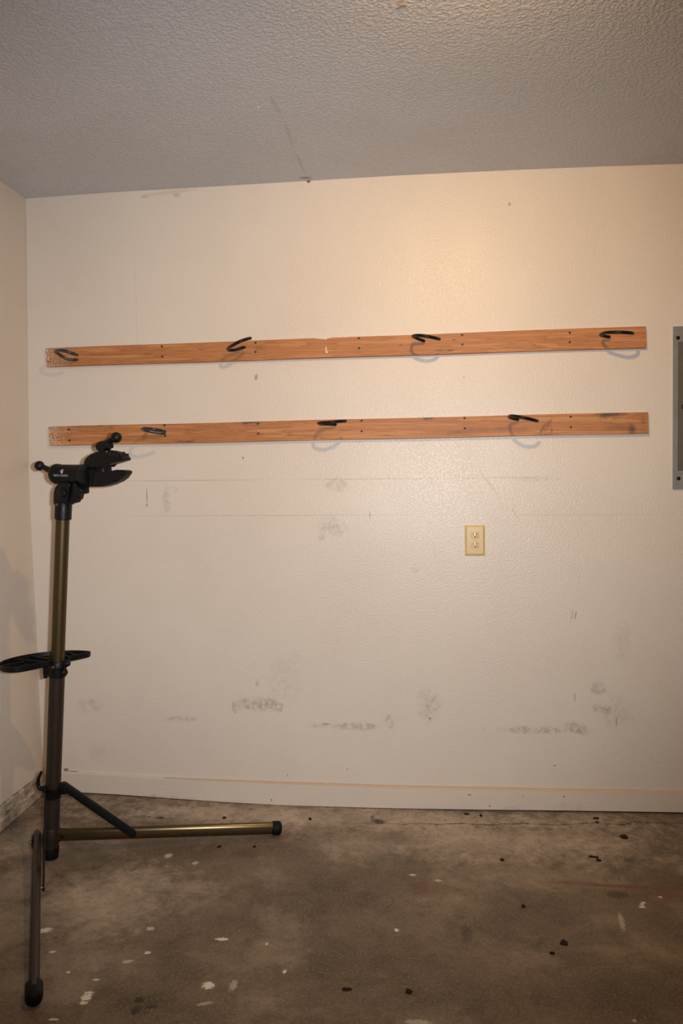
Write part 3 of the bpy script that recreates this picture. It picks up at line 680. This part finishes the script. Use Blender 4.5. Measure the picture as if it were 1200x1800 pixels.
b = bmesh.new(); prism(b, [hp(*p) for p in [(860,412),(985,382),(975,372),(930,382),(860,400)]], HN, .016, .002, 1); obj('jaw_pad', b, M_rub, uj, label='rubber jaw pad')
b = bmesh.new(); prism(b, [hp(*p) for p in [(860,482),(925,468),(945,478),(990,470),(1000,480),(945,495),(860,500)]], HN, .016, .002, 1); obj('jaw_pad', b, M_rub, lj, label='rubber jaw pad')
b = bmesh.new(); prism(b, [hp(*p) for p in [(662,470),(690,455),(712,470),(700,628),(680,628)]], HN, .0235, .004, 2); obj('jaw_rib', b, M_black, lj)
b = bmesh.new()
for k in range(4):
    prism(b, [hp(x, y) for x, y in [(865+k*34,330-k*-2),(872+k*34,296+k*5),(880+k*34,297+k*5),(875+k*34,336+k*2)]], HN, .0208, .001, 1)
obj('jaw_ridges', b, M_black, uj)
# spindle
p0, p1 = hp(797, 505), hp(786, 285); v = p1-p0; prof = [(0, .006)]
turns = 16
for k in range(turns): prof += [((k+.25)/turns*v.length, .0078), ((k+.75)/turns*v.length, .0062)]
b = bmesh.new(); lathe(b, p0-HN*.010, v, prof, 16); obj('clamp_spindle', b, M_steel, st, label='threaded steel spindle')
b = bmesh.new(); lathe(b, hp(845, 296)-HN*.0185, -HN, [(0, .004), (.003, .004)], 6); obj('jaw_screw', b, M_steel, uj)
# top lever: cam base, neck and ball
cam_ = [(728,275),(720,242),(730,212),(755,197),(800,195),(830,190),(845,210),(828,245),(818,280),(800,298),(750,292)]
b = bmesh.new(); prism(b, [hp(*p) for p in cam_], HN, .016, .006, 3); cl = obj('clamp_lever', b, M_black, st, label='cam lever with ball end on the upper jaw')
b = bmesh.new(); tube(b, catmull([hp(770, 240), hp(815, 208), hp(850, 185), hp(880, 166)], 5), lambda s: .0135-.0045*s, 14, False)
bmesh.ops.create_uvsphere(b, u_segments=20, v_segments=12, radius=K*38, matrix=Matrix.Translation(hp(897, 159))); obj('lever_arm', b, M_black, cl)

# printed mark on the barrel
M_print = m_plain('pale_grey_print', (.50, .50, .50), .5)
def curve_on_barrel(o_):
    """wrap flat marks (x along barrel, y up) on to the barrel's near side"""
axn = ax.normalized()
bu = axn.cross(-HN).normalized()
if bu.z < 0: bu = -bu
def on_barrel(u, v_):  # u along the axis from b0, v_ up in metres
    r = RB*.95+.0006; a_ = v_/r
    return b0+axn*u+(-HN*math.cos(a_)+bu*math.sin(a_))*r
def mark_from_text(txt, size, u0, u1, v0, name):
    cu = bpy.data.curves.new('txt', 'FONT'); cu.body = txt; cu.size = size; cu.extrude = 0; cu.resolution_u = 2
    to = bpy.data.objects.new('txt', cu); COL.objects.link(to)
    bpy.context.view_layer.update()
    me = bpy.data.meshes.new_from_object(to.evaluated_get(bpy.context.evaluated_depsgraph_get()))
    bpy.data.objects.remove(to); bpy.data.curves.remove(cu)
    bm = bmesh.new(); bm.from_mesh(me); bpy.data.meshes.remove(me)
    x0 = min(v.co.x for v in bm.verts); x1 = max(v.co.x for v in bm.verts)
    for v in bm.verts: v.co = on_barrel(u0+(v.co.x-x0)/(x1-x0)*(u1-u0), v0+v.co.y)
    return obj(name, bm, M_print, barrel, False, label='pale lettering reading BIKE HAND')
ua = (hp(365, 520)-b0).dot(axn); ub = (hp(498, 520)-b0).dot(axn)
mark_from_text('BIKE HAND', .0105, ua, ub, -.0082, 'lettering')
# open hand emblem: palm, four fingers, thumb
b = bmesh.new(); uc = (hp(440, 480)-b0).dot(axn); vc = .0098; s_ = .0082
def poly(pts):
    vs_ = [b.verts.new(on_barrel(uc+x*s_, vc+y*s_)) for x, y in pts]; b.faces.new(vs_)
poly([(-.55,-.3),(-.3,-.95),(.35,-.95),(.6,-.3),(.55,.15),(-.5,.15)])
for fx, fh, sl in ((-.42,.75,-.12), (-.13,1.0,-.03), (.16,.95,.05), (.43,.7,.14)): poly([(fx-.115,.22),(fx+.115,.22),(fx+.1+sl,fh),(fx-.1+sl,fh)])
poly([(-.62,-.25),(-.58,.0),(-.98,.38),(-1.08,.2)])
obj('hand_emblem', b, M_print, barrel, False, label='white open hand emblem')

# ------------------------------------------------------------------ scraps lying on the floor
t = NT('dark_scrap'); n = t.noise(90, 4); M_scrap = t.out(t.mix(n, (.012, .008, .006), (.04, .026, .017)), .9, spec=.15)
def scrap(px, py, rx, ry, label, rot=0., seed=0):
    c = Vector(fpt(px, py)); c.z = slab_z(c.x, c.y); k = (c-CAM).length/F; rnd = random.Random(seed)
    a_ = rx*k; d_ = max((Vector(fpt(px, py-ry))-Vector(fpt(px, py))).length, .004)
    n = 11; b = bmesh.new(); rr = [rnd.uniform(.7, 1.15) for _ in range(n)]; zz = [rnd.uniform(.001, .006) for _ in range(n)]
    pts = [Matrix.Rotation(math.radians(rot), 3, 'Z') @ Vector((a_*math.cos(i*2*math.pi/n)*rr[i], d_*math.sin(i*2*math.pi/n)*rr[i], zz[i])) for i in range(n)]
    lo_ = [b.verts.new(c+Vector((p.x, p.y, .0003))) for p in pts]; hi_ = [b.verts.new(c+Vector((p.x*.85, p.y*.85, p.z))) for p in pts]
    top = b.verts.new(c+Vector((0, 0, .0045))); b.faces.new(lo_[::-1])
    for i in range(n):
        j = (i+1) % n; b.faces.new((lo_[i], lo_[j], hi_[j], hi_[i])); b.faces.new((hi_[i], hi_[j], top))
    o_ = obj('leaf_scrap', b, M_scrap, None, False); tag(o_, label, 'debris', 'dark scraps littered on the concrete')
for i, a_ in enumerate([
    (1096,1472,6,4,'oval dark leaf scrap on the floor just below the right end of the crack', -20),
    (1043,1507,8,1.6,'thin dark leaf scrap on the floor midway between crack and rust stain', -15),
    (1052,1513,4,2,'small dark scrap touching the right tip of the thin scrap', 0),
    (882,1512,4,2.2,'small dark scrap alone on the floor below the outlet, between crack and rust stain', 20),
    (821,1428.5,5,1.6,'dark crumb against the baseboard below the outlet', 0),
    (845,1431.5,2.5,2,'tiny dark crumb right of the one against the baseboard below the outlet', 0),
    (1047,1439.5,5,1.6,'upper of two dark crumbs between the baseboard and the crack at right', 0),
    (1049,1446.5,3.5,1.6,'lower of two dark crumbs lying right on the crack at right', 0),
    (385,1488.5,4,2,'dark crumb on the floor just below the right leg of the stand', 10),
    (447,1488,3,2,'dark crumb on the floor below the capped end of the right leg', 0),
    (394,1436.5,3.5,1.6,'dark crumb on the floor between the right leg and the baseboard', 0),
    (545,1437,3,2,'dark crumb on the floor right of the capped leg end', 20),
    (609,1739.5,9,3,'dark flattened scrap on the floor near the bottom of the photo, left of two', 5),
    (718,1744,7,4.5,'dark flattened scrap on the floor near the bottom of the photo, right of two', 30),
    (991,1658,7,5,'dark brown scrap on the dark stained floor at right', 0),
    (970,1676,4,2.5,'smaller dark scrap just below the brown scrap on the stained floor', 0),
    (920,1594,3.5,3,'dark crumb left of the rust stain on the floor', 0)]):
    scrap(*a_, seed=i)
